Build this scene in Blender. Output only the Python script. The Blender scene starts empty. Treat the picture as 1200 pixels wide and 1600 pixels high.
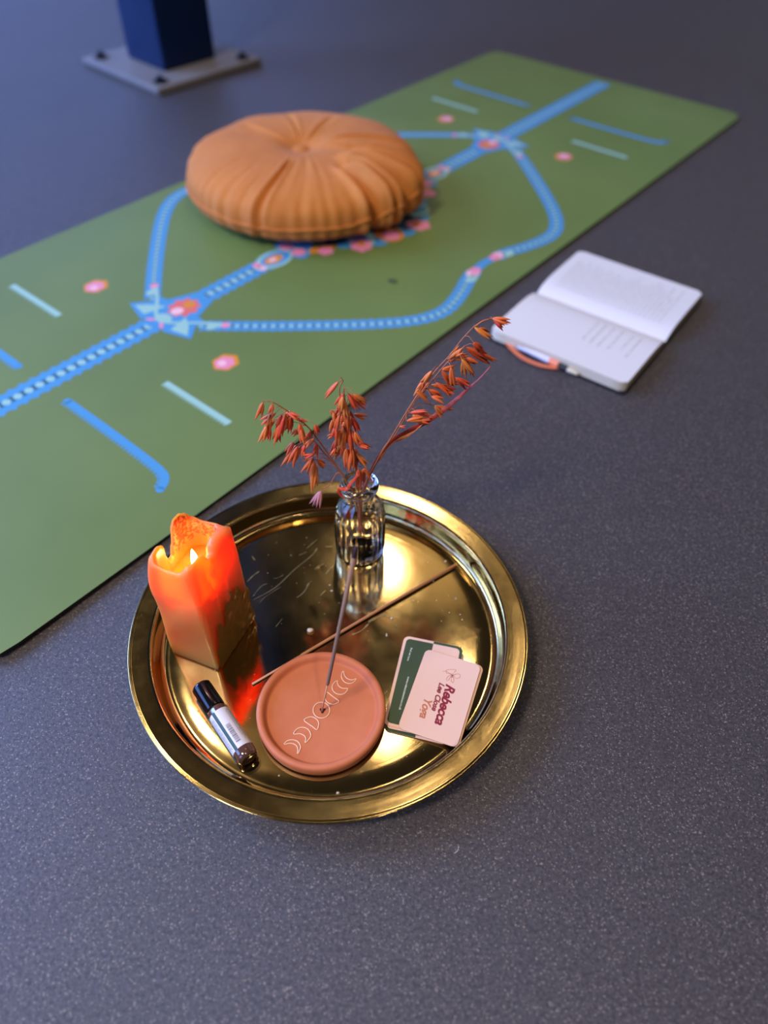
import bpy, bmesh, math, random
from mathutils import Vector, Matrix, noise
import numpy as np
PI = math.pi
sc = bpy.context.scene
C = sc.collection
random.seed(7)

# ------------------------------------------------------------------ camera
F_PX, PITCH, ROLL, CAM_H = 1142.5, math.radians(47.97), math.radians(1.196), 0.612
fw = Vector((0, math.cos(PITCH), -math.sin(PITCH)))
rt0 = Vector((1, 0, 0)); up0 = rt0.cross(fw)
rt = math.cos(ROLL)*rt0 + math.sin(ROLL)*up0
up = -math.sin(ROLL)*rt0 + math.cos(ROLL)*up0
CAM = Vector((0, 0, CAM_H))
def ray(px, py):
    return (px-600)/F_PX*rt - (py-800)/F_PX*up + fw
def at(px, py, z=0.0):                      # where a sight line meets the level z
    d = ray(px, py); t = (z-CAM_H)/d.z
    return CAM + t*d
def at_y(px, py, y):                        # where a sight line meets the upright plane y
    d = ray(px, py); t = y/d.y
    return CAM + t*d
cam = bpy.data.cameras.new('camera'); co = bpy.data.objects.new('camera', cam); C.objects.link(co)
co.matrix_world = Matrix(((rt.x, up.x, -fw.x, 0), (rt.y, up.y, -fw.y, 0), (rt.z, up.z, -fw.z, CAM_H), (0, 0, 0, 1)))
cam.sensor_fit = 'VERTICAL'; cam.sensor_height = 36; cam.sensor_width = 27
cam.lens = F_PX/1600*36; cam.clip_start = .02; cam.clip_end = 60
cam.dof.use_dof = True; cam.dof.focus_distance = .645; cam.dof.aperture_fstop = 2.4
sc.camera = co

# ------------------------------------------------------------------ object helpers
def tag(o, label, cat, group=None, kind=None):
    o['label'] = label; o['category'] = cat
    if group: o['group'] = group
    if kind: o['kind'] = kind
    return o
def thing(name, loc, label, cat, group=None, rz=0):
    o = bpy.data.objects.new(name, None); C.objects.link(o)
    o.location = loc; o.rotation_euler = (0, 0, rz); o.empty_display_size = .02
    return tag(o, label, cat, group)
def obj(name, bm, mats, parent=None, smooth=True, angle=None, fix=True):
    if fix: bmesh.ops.recalc_face_normals(bm, faces=bm.faces)
    me = bpy.data.meshes.new(name); bm.to_mesh(me); bm.free()
    if not isinstance(mats, (list, tuple)): mats = [mats]
    for m in mats: me.materials.append(m)
    if smooth:
        me.polygons.foreach_set('use_smooth', [True]*len(me.polygons))
        if angle: me.set_sharp_from_angle(angle=math.radians(angle))
    o = bpy.data.objects.new(name, me); C.objects.link(o)
    if parent: o.parent = parent
    return o

# ------------------------------------------------------------------ mesh helpers
def lathe(bm, prof, n=96, cx=0, cy=0, mi=0, rad=None):
    rings = []
    for r, z in prof:
        if r < 1e-7: rings.append([bm.verts.new((cx, cy, z))]); continue
        ring = []
        for i in range(n):
            a = 2*PI*i/n; rr = r*(rad(a, z) if rad else 1)
            ring.append(bm.verts.new((cx+rr*math.cos(a), cy+rr*math.sin(a), z)))
        rings.append(ring)
    for A, B in zip(rings, rings[1:]):
        for i in range(n):
            j = (i+1) % n
            if len(A) == 1: f = bm.faces.new((A[0], B[i], B[j]))
            elif len(B) == 1: f = bm.faces.new((A[i], A[j], B[0]))
            else: f = bm.faces.new((A[i], A[j], B[j], B[i]))
            f.material_index = mi
def box(bm, c, s, m=None, mi=0, bev=0):
    t = bmesh.new(); bmesh.ops.create_cube(t, size=1)
    bmesh.ops.scale(t, vec=s, verts=t.verts)
    if bev: bmesh.ops.bevel(t, geom=t.edges[:], offset=bev, segments=3, affect='EDGES', profile=.6)
    bmesh.ops.translate(t, vec=c, verts=t.verts)
    if m is not None: bmesh.ops.transform(t, matrix=m, verts=t.verts)
    for f in t.faces: f.material_index = mi
    me = bpy.data.meshes.new('t'); t.to_mesh(me); t.free(); bm.from_mesh(me); bpy.data.meshes.remove(me)
def tube(bm, pts, rads, n=8, mi=0, cap=True):
    pts = [Vector(p) for p in pts]
    if not isinstance(rads, (list, tuple)): rads = [rads]*len(pts)
    prev = None; rings = []
    for i, p in enumerate(pts):
        t = (pts[min(i+1, len(pts)-1)]-pts[max(i-1, 0)]).normalized()
        if prev is None:
            a = Vector((0, 0, 1)) if abs(t.z) < .9 else Vector((1, 0, 0))
            x = t.cross(a).normalized()
        else: x = (prev - t*prev.dot(t)).normalized()
        prev = x; y = t.cross(x)
        rings.append([bm.verts.new(p+rads[i]*(math.cos(2*PI*k/n)*x+math.sin(2*PI*k/n)*y)) for k in range(n)])
    for A, B in zip(rings, rings[1:]):
        for i in range(n):
            f = bm.faces.new((A[i], A[(i+1) % n], B[(i+1) % n], B[i])); f.material_index = mi
    if cap:
        bm.faces.new(rings[0][::-1]).material_index = mi; bm.faces.new(rings[-1]).material_index = mi
def spline(pts, per=8, closed=False):
    P = [Vector(p) for p in pts]; out = []; n = len(P)
    segs = n if closed else n-1
    for i in range(segs):
        if closed: a, b, c, d = P[i-1], P[i], P[(i+1) % n], P[(i+2) % n]
        else: a, b, c, d = P[max(i-1, 0)], P[i], P[i+1], P[min(i+2, n-1)]
        for k in range(per):
            t = k/per
            out.append(.5*((2*b)+(c-a)*t+(2*a-5*b+4*c-d)*t*t+(3*b-a-3*c+d)*t**3))
    if not closed: out.append(P[-1])
    return out
def prism(bm, pts, z0, z1, mi=0, top_mi=None, bot=True):
    A = [bm.verts.new((p[0], p[1], z0)) for p in pts]; B = [bm.verts.new((p[0], p[1], z1)) for p in pts]
    n = len(pts)
    for i in range(n): bm.faces.new((A[i], A[(i+1) % n], B[(i+1) % n], B[i])).material_index = mi
    bm.faces.new(B).material_index = mi if top_mi is None else top_mi
    if bot: bm.faces.new(A[::-1]).material_index = mi
def rrect(w, h, r, n=6):
    out = []
    for cx, cy, a0 in ((w/2-r, h/2-r, 0), (-w/2+r, h/2-r, 90), (-w/2+r, -h/2+r, 180), (w/2-r, -h/2+r, 270)):
        for k in range(n+1):
            a = math.radians(a0+90*k/n); out.append((cx+r*math.cos(a), cy+r*math.sin(a)))
    return out

# ------------------------------------------------------------------ materials
class NT:
    def __init__(s, name):
        s.m = bpy.data.materials.new(name); s.m.use_nodes = True; s.t = s.m.node_tree
        s.t.nodes.clear(); s.out = s.n('ShaderNodeOutputMaterial')
        s.b = s.n('ShaderNodeBsdfPrincipled'); s.l(s.b.outputs[0], s.out.inputs[0])
    def n(s, k, **kw):
        x = s.t.nodes.new(k)
        for a, v in kw.items(): setattr(x, a, v)
        return x
    def l(s, a, b): s.t.links.new(a, b)
    def set(s, **kw):
        for k, v in kw.items():
            k = k.replace('_', ' ')
            i = s.b.inputs[k]
            if hasattr(v, 'is_linked') or hasattr(v, 'links'): s.l(v, i)
            else: i.default_value = (*v, 1) if isinstance(v, tuple) and len(v) == 3 and i.type == 'RGBA' else v
        return s
    def tex(s, kind='ShaderNodeTexNoise', scale=5, coord='Object', sc3=None, **kw):
        tc = s.n('ShaderNodeTexCoord'); x = s.n(kind)
        src = tc.outputs[coord]
        if sc3:
            mp = s.n('ShaderNodeMapping'); mp.inputs['Scale'].default_value = sc3; s.l(src, mp.inputs[0]); src = mp.outputs[0]
        s.l(src, x.inputs['Vector'])
        if 'Scale' in x.inputs: x.inputs['Scale'].default_value = scale
        for k, v in kw.items():
            if k in x.inputs: x.inputs[k].default_value = v
            else: setattr(x, k, v)
        return x
    def ramp(s, src, stops, interp='LINEAR'):
        r = s.n('ShaderNodeValToRGB'); r.color_ramp.interpolation = interp
        e = r.color_ramp.elements
        while len(e) < len(stops): e.new(.5)
        for q, (p, c) in zip(e, stops):
            q.position = p; q.color = (c, c, c, 1) if not isinstance(c, tuple) else (*c, 1)
        s.l(src, r.inputs[0]); return r.outputs[0]
    def bump(s, src, strength=.3, dist=.001, prev=None):
        b = s.n('ShaderNodeBump'); b.inputs['Strength'].default_value = strength; b.inputs['Distance'].default_value = dist
        s.l(src, b.inputs['Height'])
        if prev: s.l(prev, b.inputs['Normal'])
        return b.outputs[0]
    def mix(s, fac, a, b, mode='MIX'):
        x = s.n('ShaderNodeMix', data_type='RGBA', blend_type=mode)
        for i, v in ((0, fac), (6, a), (7, b)):
            if isinstance(v, (int, float)): x.inputs[i].default_value = v if i == 0 else (v, v, v, 1)
            elif isinstance(v, tuple): x.inputs[i].default_value = (*v, 1)
            else: s.l(v, x.inputs[i])
        return x.outputs[2]
    def math(s, op, a, b=0.0, c=None):
        x = s.n('ShaderNodeMath', operation=op)
        for i, v in ((0, a), (1, b), (2, c)):
            if v is None: continue
            if isinstance(v, (int, float)): x.inputs[i].default_value = v
            else: s.l(v, x.inputs[i])
        return x.outputs[0]
def hexc(h):
    h = h.lstrip('#'); v = [int(h[i:i+2], 16)/255 for i in (0, 2, 4)]
    return tuple(c/12.92 if c <= .04045 else ((c+.055)/1.055)**2.4 for c in v)
def plain(name, col, rough=.5, **kw):
    t = NT(name); t.set(Base_Color=hexc(col) if isinstance(col, str) else col, Roughness=rough, **kw); return t.m

# floor: dark poured floor with a fine grain; bright specks paint worn flecks and lamp glints
t = NT('dark_floor')
big = t.tex(scale=.9, Detail=4).outputs[0]; mid = t.tex(scale=9, Detail=5, Roughness=.6).outputs[0]
fine = t.tex(scale=330, Detail=5, Roughness=.8).outputs[0]
grain = t.tex('ShaderNodeTexVoronoi', scale=1000); gr = grain.outputs['Color']
sep = t.n('ShaderNodeSeparateColor'); t.l(gr, sep.inputs[0])
glint_speck = t.ramp(sep.outputs[0], [(.90, 0.0), (.99, 1.0)])
base = t.mix(t.ramp(big, [(.35, 0.0), (.7, 1.0)]), (.052, .039, .044), (.069, .054, .058))
base = t.mix(t.ramp(mid, [(.4, 0.0), (.75, .5)]), base, (.062, .057, .060))
base = t.mix(t.ramp(fine, [(.40, 1.0), (.56, 0.0)]), base, (.012, .010, .013))
base = t.mix(t.math('MULTIPLY', glint_speck, .6), base, (.36, .29, .24))  # warm speck colour also imitates lamp glints on the grain
h = t.math('ADD', t.math('MULTIPLY', fine, 1.0), t.math('MULTIPLY', sep.outputs[1], .35))
t.set(Base_Color=base, Roughness=t.ramp(fine, [(.35, .58), (.65, .30)]), Normal=t.bump(h, .8, .0010), Specular_IOR_Level=.8)
M_floor = t.m

t = NT('green_mat_rubber')
a = t.tex(scale=3.5, Detail=5).outputs[0]; f_ = t.tex(scale=900, Detail=2).outputs[0]
col = t.mix(t.ramp(a, [(.35, 0.0), (.7, 1.0)]), hexc('#62763a'), hexc('#6c8042'))
t.set(Base_Color=col, Roughness=.5, Normal=t.bump(f_, .25, .0004), Specular_IOR_Level=.45)
M_mat = t.m
M_edge = plain('black_mat_edge', '#141412', .7)
M_blue = plain('print_blue', '#4490c2', .5); M_sky = plain('print_light_blue', '#97c2b6', .5)
M_navy = plain('print_dark_teal', '#23485c', .5); M_pink = plain('print_pink', '#e88aa6', .5)
M_coral = plain('print_coral', '#dd6a60', .5); M_amber = plain('print_amber', '#d98a18', .5)
M_rose = plain('print_pale_pink', '#eebfc4', .5); M_smudge = plain('dark_smudge', '#42502c', .6)

t = NT('ochre_cotton')
w1 = t.tex('ShaderNodeTexWave', scale=160, Distortion=1.5, Detail=2).outputs[1]
n1 = t.tex(scale=7, Detail=6, Roughness=.6).outputs[0]; n2 = t.tex(scale=55, Detail=3).outputs[0]
col = t.mix(t.ramp(n1, [(.3, 0.0), (.7, 1.0)]), hexc('#bb6a20'), hexc('#cb7c30'))
t.set(Base_Color=col, Roughness=.85, Sheen_Weight=.05, Normal=t.bump(w1, .15, .0006, t.bump(n2, .4, .004)))
M_cloth = t.m
M_paper = plain('notebook_paper', '#dcd5d0', .75)
t = NT('page_edge_paper'); wv = t.tex('ShaderNodeTexWave', scale=500, bands_direction='Z').outputs[1]
t.set(Base_Color=t.mix(wv, hexc('#b9a486'), hexc('#e6d8c2')), Roughness=.8); M_pedge = t.m
M_black = plain('black_cover', '#15151a', .45); M_ink = plain('grey_ink', '#5c5862', .8)
M_orange = plain('orange_ribbon', '#d9764e', .6)

# brass, spun: the polish lines run round the centre
def brass(name, r0, r1, an, dk=1.0):
    t = NT(name)
    n1 = t.tex(scale=14, Detail=6, Roughness=.62).outputs[0]
    n2 = t.tex(scale=55, Detail=6, Roughness=.7).outputs[0]
    v = t.tex(scale=38, Detail=8, Roughness=.75, Distortion=1.2).outputs[0]
    stain = t.ramp(v, [(.62, 0.0), (.70, 1.0)])
    col = t.mix(t.ramp(n1, [(.3, 0.0), (.7, 1.0)]), (.56*dk, .39*dk, .165*dk), (.70*dk, .53*dk, .25*dk))
    col = t.mix(t.math('MULTIPLY', stain, .35), col, (.42, .30, .16))
    rough = t.math('ADD', t.ramp(n2, [(.3, r0), (.7, r1)]), t.math('MULTIPLY', stain, .10))
    tg = t.n('ShaderNodeTangent', direction_type='RADIAL', axis='Z')
    # polish lines: rings about the centre
    tc = t.n('ShaderNodeTexCoord'); sx = t.n('ShaderNodeSeparateXYZ'); t.l(tc.outputs['Object'], sx.inputs[0])
    rad = t.math('SQRT', t.math('ADD', t.math('MULTIPLY', sx.outputs[0], sx.outputs[0]), t.math('MULTIPLY', sx.outputs[1], sx.outputs[1])))
    cb = t.n('ShaderNodeCombineXYZ'); t.l(t.math('MULTIPLY', rad, 1.0), cb.inputs[0])
    rn = t.n('ShaderNodeTexNoise'); rn.inputs['Scale'].default_value = 1500; rn.inputs['Detail'].default_value = 3; t.l(cb.outputs[0], rn.inputs['Vector'])
    t.set(Base_Color=col, Metallic=1.0, Roughness=rough, Anisotropic=an, Tangent=tg.outputs[0],
          Normal=t.bump(rn.outputs[0], .06, .0002))
    return t.m
M_brass = brass('brass_floor', .075, .105, .5); M_rim = brass('brass_rim', .085, .125, .65, .78)
M_scr = plain('pale_scratch', '#8f7c50', .5); M_dust = plain('ash_speck', '#c9b69a', .8)

# wax
t = NT('orange_wax')
n1 = t.tex(scale=30, Detail=4).outputs[0]
sx = t.n('ShaderNodeSeparateXYZ'); tc = t.n('ShaderNodeTexCoord'); t.l(tc.outputs['Object'], sx.inputs[0])
t.set(Base_Color=t.mix(n1, (.66, .15, .032), (.73, .19, .042)), Roughness=.38, Subsurface_Weight=1.0, Subsurface_Radius=(1.0, .34, .07), Subsurface_Scale=.075,
      Normal=t.bump(n1, .12, .003), Specular_IOR_Level=.5)
M_wax = t.m
t = NT('sooty_wax'); n1 = t.tex(scale=330, Detail=2).outputs[0]
t.set(Base_Color=t.mix(t.ramp(n1, [(.45, 0.0), (.6, 1.0)]), (.30, .05, .012), (.85, .22, .05)), Roughness=.5, Subsurface_Weight=.8, Subsurface_Radius=(1.0, .22, .05), Subsurface_Scale=.02); M_soot = t.m
t = NT('melted_wax'); t.set(Base_Color=(.90, .26, .04), Roughness=.06, Subsurface_Weight=1.0, Subsurface_Radius=(1.0, .34, .07), Subsurface_Scale=.075); M_pool = t.m
t = NT('gold_foil'); n1 = t.tex(scale=60, Detail=4, Distortion=.6).outputs[0]
t.set(Base_Color=(.62, .37, .11), Metallic=.9, Roughness=.36, Normal=t.bump(n1, .5, .004)); M_foil = t.m
t = NT('flame'); em = t.n('ShaderNodeEmission'); em.inputs[0].default_value = (1, .62, .22, 1); em.inputs[1].default_value = 22
t.l(em.outputs[0], t.out.inputs[0]); M_flame = t.m
M_wick = plain('wick', '#1a100c', .9)

t = NT('clear_glass'); t.set(Base_Color=(.985, .99, .99), Roughness=0.0, IOR=1.47, Transmission_Weight=1.0); M_glass = t.m
t = NT('dried_husk'); n1 = t.tex(scale=180, Detail=3, sc3=(1, 1, .2)).outputs[0]
oi = t.n('ShaderNodeObjectInfo')
c0 = t.mix(oi.outputs['Random'], hexc('#e04a2a'), hexc('#f0923c'))
t.set(Base_Color=t.mix(t.ramp(n1, [(.35, 0.0), (.65, .55)]), c0, hexc('#a83420')), Roughness=.5, Subsurface_Weight=.25, Subsurface_Radius=(.6, .2, .1), Subsurface_Scale=.003); M_husk = t.m
M_stem = plain('dried_stem', '#b0653a', .6); M_pale = plain('faded_pink_husk', '#c07a78', .7)
M_leaf = plain('dark_red_leaf', '#a03222', .55)

t = NT('terracotta'); n1 = t.tex(scale=45, Detail=5).outputs[0]
t.set(Base_Color=t.mix(t.ramp(n1, [(.3, 0.0), (.75, 1.0)]), hexc('#c66c42'), hexc('#d1784e')), Roughness=.62, Normal=t.bump(n1, .06, .001)); M_terra = t.m
M_chalk = plain('pale_line', '#f2d2b0', .7); M_hole = plain('burnt_hole', '#3a1a12', .9)
M_incense = plain('incense_paste', '#94705a', .9); M_tipburn = plain('burnt_tip', '#3b1c20', .9)
M_bamboo = plain('bamboo', '#d99a72', .6); M_incense2 = plain('brown_incense_paste', '#b87a4c', .85)
M_cap = plain('glossy_black_plastic', '#0b0b0f', .12); 
t = NT('amber_glass'); t.set(Base_Color=(.10, .045, .03), Roughness=.06, Coat_Weight=.6, Specular_IOR_Level=.8); M_amberg = t.m
M_label = plain('label_white', '#dcd6dc', .5); M_lgreen = plain('label_green', '#2f4a40', .5); M_lgrey = plain('label_print', '#77707a', .6)
M_pinkcard = plain('pink_card', '#efc4ae', .55); M_greencard = plain('green_card', '#3c4d33', .5)
M_whitecard = plain('pale_card', '#e6dfe6', .45); M_cardedge = plain('card_edge', '#d9a980', .6)
M_maroon = plain('maroon_print', '#8e1f38', .55); M_copper = plain('copper_print', '#c87858', .5); M_whitepr = plain('white_print', '#dfe2d4', .6)
t = NT('blue_black_steel'); n1 = t.tex(scale=20, Detail=3).outputs[0]
t.set(Base_Color=(.002, .013, .06), Roughness=t.ramp(n1, [(.3, .30), (.7, .42)]), Specular_IOR_Level=.25); M_steel = t.m
t = NT('dusty_plate'); n1 = t.tex(scale=12, Detail=5).outputs[0]
t.set(Base_Color=t.mix(n1, (.10, .10, .11), (.24, .21, .20)), Roughness=.6); M_plate = t.m
M_bolt = plain('dark_bolt', '#15151a', .5, Metallic=.6)

# ------------------------------------------------------------------ floor
bm = bmesh.new(); bmesh.ops.create_grid(bm, x_segments=1, y_segments=1, size=1)
bmesh.ops.scale(bm, vec=(7, 8, 1), verts=bm.verts); bmesh.ops.translate(bm, vec=(0, 4.5, 0), verts=bm.verts)
fl = obj('floor', bm, M_floor, smooth=False); fl['kind'] = 'structure'

# ------------------------------------------------------------------ yoga mat
MU = math.radians(51.08); MW, ML = .664, 1.83
U = Vector((math.cos(MU), math.sin(MU), 0)); V = Vector((math.sin(MU), -math.cos(MU), 0))
mat_c = U*(1.862-.915) + V*(-.4993-MW/2)
def lift(s, v):                      # the near corner beside the tray curls up a little
    d = Vector((s+.915, v-MW/2)).length
    e = max(0, 1-(s+.915)/.42)
    return .0040*e*e*max(0, min(1, (v+.15)/.4)) 
def mp_(s, v, z=0): return (s, -v, z+lift(s, v))
bm = bmesh.new()
th = .0042
# mat sheet, gridded with rounded corners
NS, NV = 96, 34; rc = .03
grid = []
for i in range(NS+1):
    row = []
    s = -ML/2 + ML*i/NS
    for j in range(NV+1):
        v = -MW/2 + MW*j/NV
        row.append((s, v))
    grid.append(row)
def roundc(s, v):
    ax, av = abs(s)-(ML/2-rc), abs(v)-(MW/2-rc)
    if ax > 0 and av > 0:
        d = math.hypot(ax, av); m = max(ax, av)
        k = m/d; ax *= k; av *= k
        return math.copysign(ML/2-rc+ax, s), math.copysign(MW/2-rc+av, v)
    return s, v
# denser spacing at the ends for the corners
def warp(a, half):
    return a
TOP = [[bm.verts.new(mp_(*roundc(*p), th)) for p in row] for row in grid]
BOT = [[bm.verts.new(mp_(*roundc(*p), 0.0001)) for p in row] for row in grid]
for i in range(NS):
    for j in range(NV):
        bm.faces.new((TOP[i][j], TOP[i+1][j], TOP[i+1][j+1], TOP[i][j+1])).material_index = 0
        bm.faces.new((BOT[i][j], BOT[i][j+1], BOT[i+1][j+1], BOT[i+1][j])).material_index = 1
for i in range(NS):
    for j in (0, NV):
        bm.faces.new((TOP[i][j], TOP[i+1][j], BOT[i+1][j], BOT[i][j])).material_index = 1
for j in range(NV):
    for i in (0, NS):
        bm.faces.new((TOP[i][j], TOP[i][j+1], BOT[i][j+1], BOT[i][j])).material_index = 1
ZP = th
lay = [0]
def strip(pts, w, mi, dz=.0001, per=6, sm=True):
    P = [Vector((p[0], p[1], 0)) for p in pts]
    Q = spline(P, per) if sm else P
    L = []; R = []
    for i, p in enumerate(Q):
        d = (Q[min(i+1, len(Q)-1)]-Q[max(i-1, 0)]).normalized(); nn = Vector((-d.y, d.x, 0))
        a, b = p+nn*w/2, p-nn*w/2
        L.append(bm.verts.new(mp_(a.x, a.y, ZP+dz))); R.append(bm.verts.new(mp_(b.x, b.y, ZP+dz)))
    for i in range(len(Q)-1):
        bm.faces.new((L[i], L[i+1], R[i+1], R[i])).material_index = mi
def resample(pts, step, sm=True):
    Q = spline([Vector((p[0], p[1], 0)) for p in pts], 12) if sm else [Vector((p[0], p[1], 0)) for p in pts]
    out = [(Q[0], (Q[1]-Q[0]).normalized())]; acc = 0
    for a, b in zip(Q, Q[1:]):
        L = (b-a).length; 
        if L < 1e-9: continue
        d = (b-a)/L; pos = step-acc
        while pos <= L: out.append((a+d*pos, d)); pos += step
        acc = (acc+L) % step
    return out
def blob(c, rx, ry, mi, dz, rot=0, n=20, petals=0, amp=0):
    vs = []
    for k in range(n):
        a = 2*PI*k/n; q = 1+amp*math.cos(petals*a)
        x, y = rx*q*math.cos(a), ry*q*math.sin(a)
        vs.append(bm.verts.new(mp_(c[0]+x*math.cos(rot)-y*math.sin(rot), c[1]+x*math.sin(rot)+y*math.cos(rot), ZP+dz)))
    bm.faces.new(vs).material_index = mi
def poly(pts, mi, dz):
    bm.faces.new([bm.verts.new(mp_(p[0], p[1], ZP+dz)) for p in pts]).material_index = mi
BLUE, SKY, NAVY, PINK, CORAL, AMBER, ROSE, SMUD = range(2, 10)
def band(pts, w, dash=.016, dw=.42, sm=True):
    strip(pts, w, BLUE, .0001, sm=sm)
    for (p, d) in resample(pts, dash, sm):
        nn = Vector((-d.y, d.x, 0)); l = dash*.42; q = w*dw/2
        # a light lozenge on every step, and small notches along the edges
        poly([p-d*l, p+nn*q, p+d*l, p-nn*q], SKY, .0002)
        g_ = p+d*dash*.5; poly([g_-d*l*.3-nn*q*.8, g_-nn*q*.8+d*l*.3, g_+nn*q*.8+d*l*.3, g_+nn*q*.8-d*l*.3], NAVY, .00018)
        for s_ in (-1, 1):
            e = p+nn*s_*w*.56
            poly([e-d*l*.5-nn*s_*w*.06, e+d*l*.5-nn*s_*w*.06, e+d*l*.4+nn*s_*w*.03, e-d*l*.4+nn*s_*w*.03], BLUE, .00012)
for sg in (-1, 1):
    band([(sg*.45, 0), (sg*.6, 0), (sg*.75, 0), (sg*.888, 0)], .036)
    band([(sg*.22, 0), (sg*.3, 0), (sg*.41, 0)], .034)
    for sv in (-1, 1):
        # body outline arms from the node round the side
        band([(sg*.415, sv*.055), (sg*.34, sv*.142), (sg*.25, sv*.238), (sg*.195, sv*.283), (sg*.15, sv*.297), (sg*.10, sv*.288), (sg*.055, sv*.272), (sg*.03, sv*.267)], .0225, .013)
        blob((sg*.035, sv*.267), .014, .01, ROSE, .0003); blob((sg*.028, sv*.266), .011, .009, PINK, .00035, n=12, petals=5, amp=.2)
        blob((sg*.052, sv*.276), .012, .008, SKY, .0003)
        # alignment bars
        strip([(sg*.532, sv*.12), (sg*.532, sv*.18), (sg*.532, sv*.245)], .009, SKY, .0001)
        for (p, d) in resample([(sg*.532-.006, sv*.122), (sg*.532-.006, sv*.245)], .006, False):
            blob((p.x, p.y), .0022, .0014, SKY, .0001, n=6)
        bar = [(sg*.638, sv*.056), (sg*.638, sv*.13), (sg*.639, sv*.2), (sg*.641, sv*.245), (sg*.647, sv*.262), (sg*.661, sv*.271)]
        strip(bar, .0105, BLUE, .0001)
        blob(bar[0], .0052, .0052, BLUE, .0001, n=14); blob(bar[-1], .0052, .0052, BLUE, .0001, n=14)
        if sg > 0: strip([(.05, sv*.270), (0, sv*.263), (-.05, sv*.270)], .015, BLUE, .00012)
        for (p, d) in resample(bar, .0065):
            nn = Vector((-d.y, d.x, 0))*sv*sg
            for o_ in (-1,):
                e = p+nn*o_*.0071; l = .0017
                poly([e-d*l-nn*o_*.002, e+d*l-nn*o_*.002, e+d*l+nn*o_*.0018, e-d*l+nn*o_*.0018], BLUE, .0001)
        # small pink flowers
        blob((sg*.45, sv*.147), .019, .017, AMBER, .0001, n=24, petals=6, amp=.07)
        blob((sg*.452, sv*.147), .014, .013, PINK, .0002, n=24, petals=6, amp=.08)
        blob((sg*.455, sv*.145), .006, .006, ROSE, .0003)
        # node star points
        poly([(sg*.40, sv*.01), (sg*.405, sv*.062), (sg*.42, sv*.050), (sg*.446, sv*.070), (sg*.460, sv*.026), (sg*.45, sv*.0)], BLUE, .00022)
        poly([(sg*.415, sv*.022), (sg*.428, sv*.044), (sg*.444, sv*.060), (sg*.450, sv*.030)], SKY, .0003)
        strip([(sg*.447, sv*.002), (sg*.436, sv*.02), (sg*.41, sv*.05), (sg*.385, sv*.085)], .0055, SKY, .00036)
        blob((sg*.391, sv*.081), .007, .006, PINK, .0004, n=12)
        blob((sg*.405, sv*.068), .01, .008, SKY, .00032)
    poly([(sg*.36, -.018), (sg*.36, .018), (sg*.40, .034), (sg*.45, .024), (sg*.466, 0), (sg*.45, -.024), (sg*.40, -.034)], BLUE, .00024)
    blob((sg*.40, 0), .024, .021, CORAL, .00034, n=30, petals=9, amp=.16)
    blob((sg*.413, 0), .010, .009, ROSE, .0004, n=12); blob((sg*.39, 0), .009, .009, AMBER, .0004, n=12)
    blob((sg*.438, 0), .011, .014, SKY, .0004, n=14); blob((sg*.452, .012), .003, .008, PINK, .00045, n=10, rot=.6); blob((sg*.452, -.012), .003, .008, PINK, .00045, n=10, rot=-.6)
    # oval motif and small blooms toward the middle
    blob((sg*.213, 0), .034, .024, SKY, .0003, n=28); blob((sg*.211, 0), .028, .018, BLUE, .00036, n=28)
    blob((sg*.215, 0), .018, .011, AMBER, .00042, n=20, petals=7, amp=.12); blob((sg*.217, 0), .008, .005, ROSE, .0005, n=12)
    blob((sg*.246, .006), .007, .008, ROSE, .0005, n=12); blob((sg*.246, -.006), .007, .008, PINK, .0005, n=12)
    blob((sg*.165, 0), .03, .036, BLUE, .0002, n=24, petals=6, amp=.1)
    for sv in (-1, 1):
        blob((sg*.172, sv*.014), .012, .012, PINK, .00042, n=16, petals=5, amp=.12)
        blob((sg*.140, sv*.045), .013, .013, PINK, .00042, n=16, petals=5, amp=.12)
        blob((sg*.150, sv*.030), .012, .009, AMBER, .0003, n=12); blob((sg*.125, sv*.038), .014, .012, AMBER, .0003, n=12)
# central rosette under the cushion
blob((0, 0), .125, .112, BLUE, .0001, n=96, petals=12, amp=.06)
for k in range(12):
    a = 2*PI*(k+.5)/12; c = (.1*math.cos(a), .088*math.sin(a))
    big_ = k % 3 == 1
    blob(c, .030, .024, [AMBER, SKY, NAVY][k % 3], .0003, rot=a, n=20)
    blob((c[0]*1.08, c[1]*1.08), .018, .015, [PINK, BLUE, NAVY][k % 3], .0004, rot=a, n=16)
for k in range(6):
    a = 2*PI*(k+.25)/6; blob((.123*math.cos(a), .108*math.sin(a)), .021, .018, PINK, .00045, rot=a, n=24, petals=6, amp=.12)
    blob((.118*math.cos(a), .104*math.sin(a)), .008, .007, AMBER, .0005, n=12)
blob((-.139, .187), .007, .009, SMUD, .0001, n=14)
mat = obj('yoga_mat', bm, [M_mat, M_edge, M_blue, M_sky, M_navy, M_pink, M_coral, M_amber, M_rose, M_smudge], smooth=False, fix=False)
# all printed faces look up
for p in mat.data.polygons: pass
mat.location = (mat_c.x, mat_c.y, 0.0003); mat.rotation_euler = (0, 0, MU)
tag(mat, 'long green yoga mat with blue and pink printed design lying diagonally on the floor', 'yoga mat')
MAT_TOP = th+.0008

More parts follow.
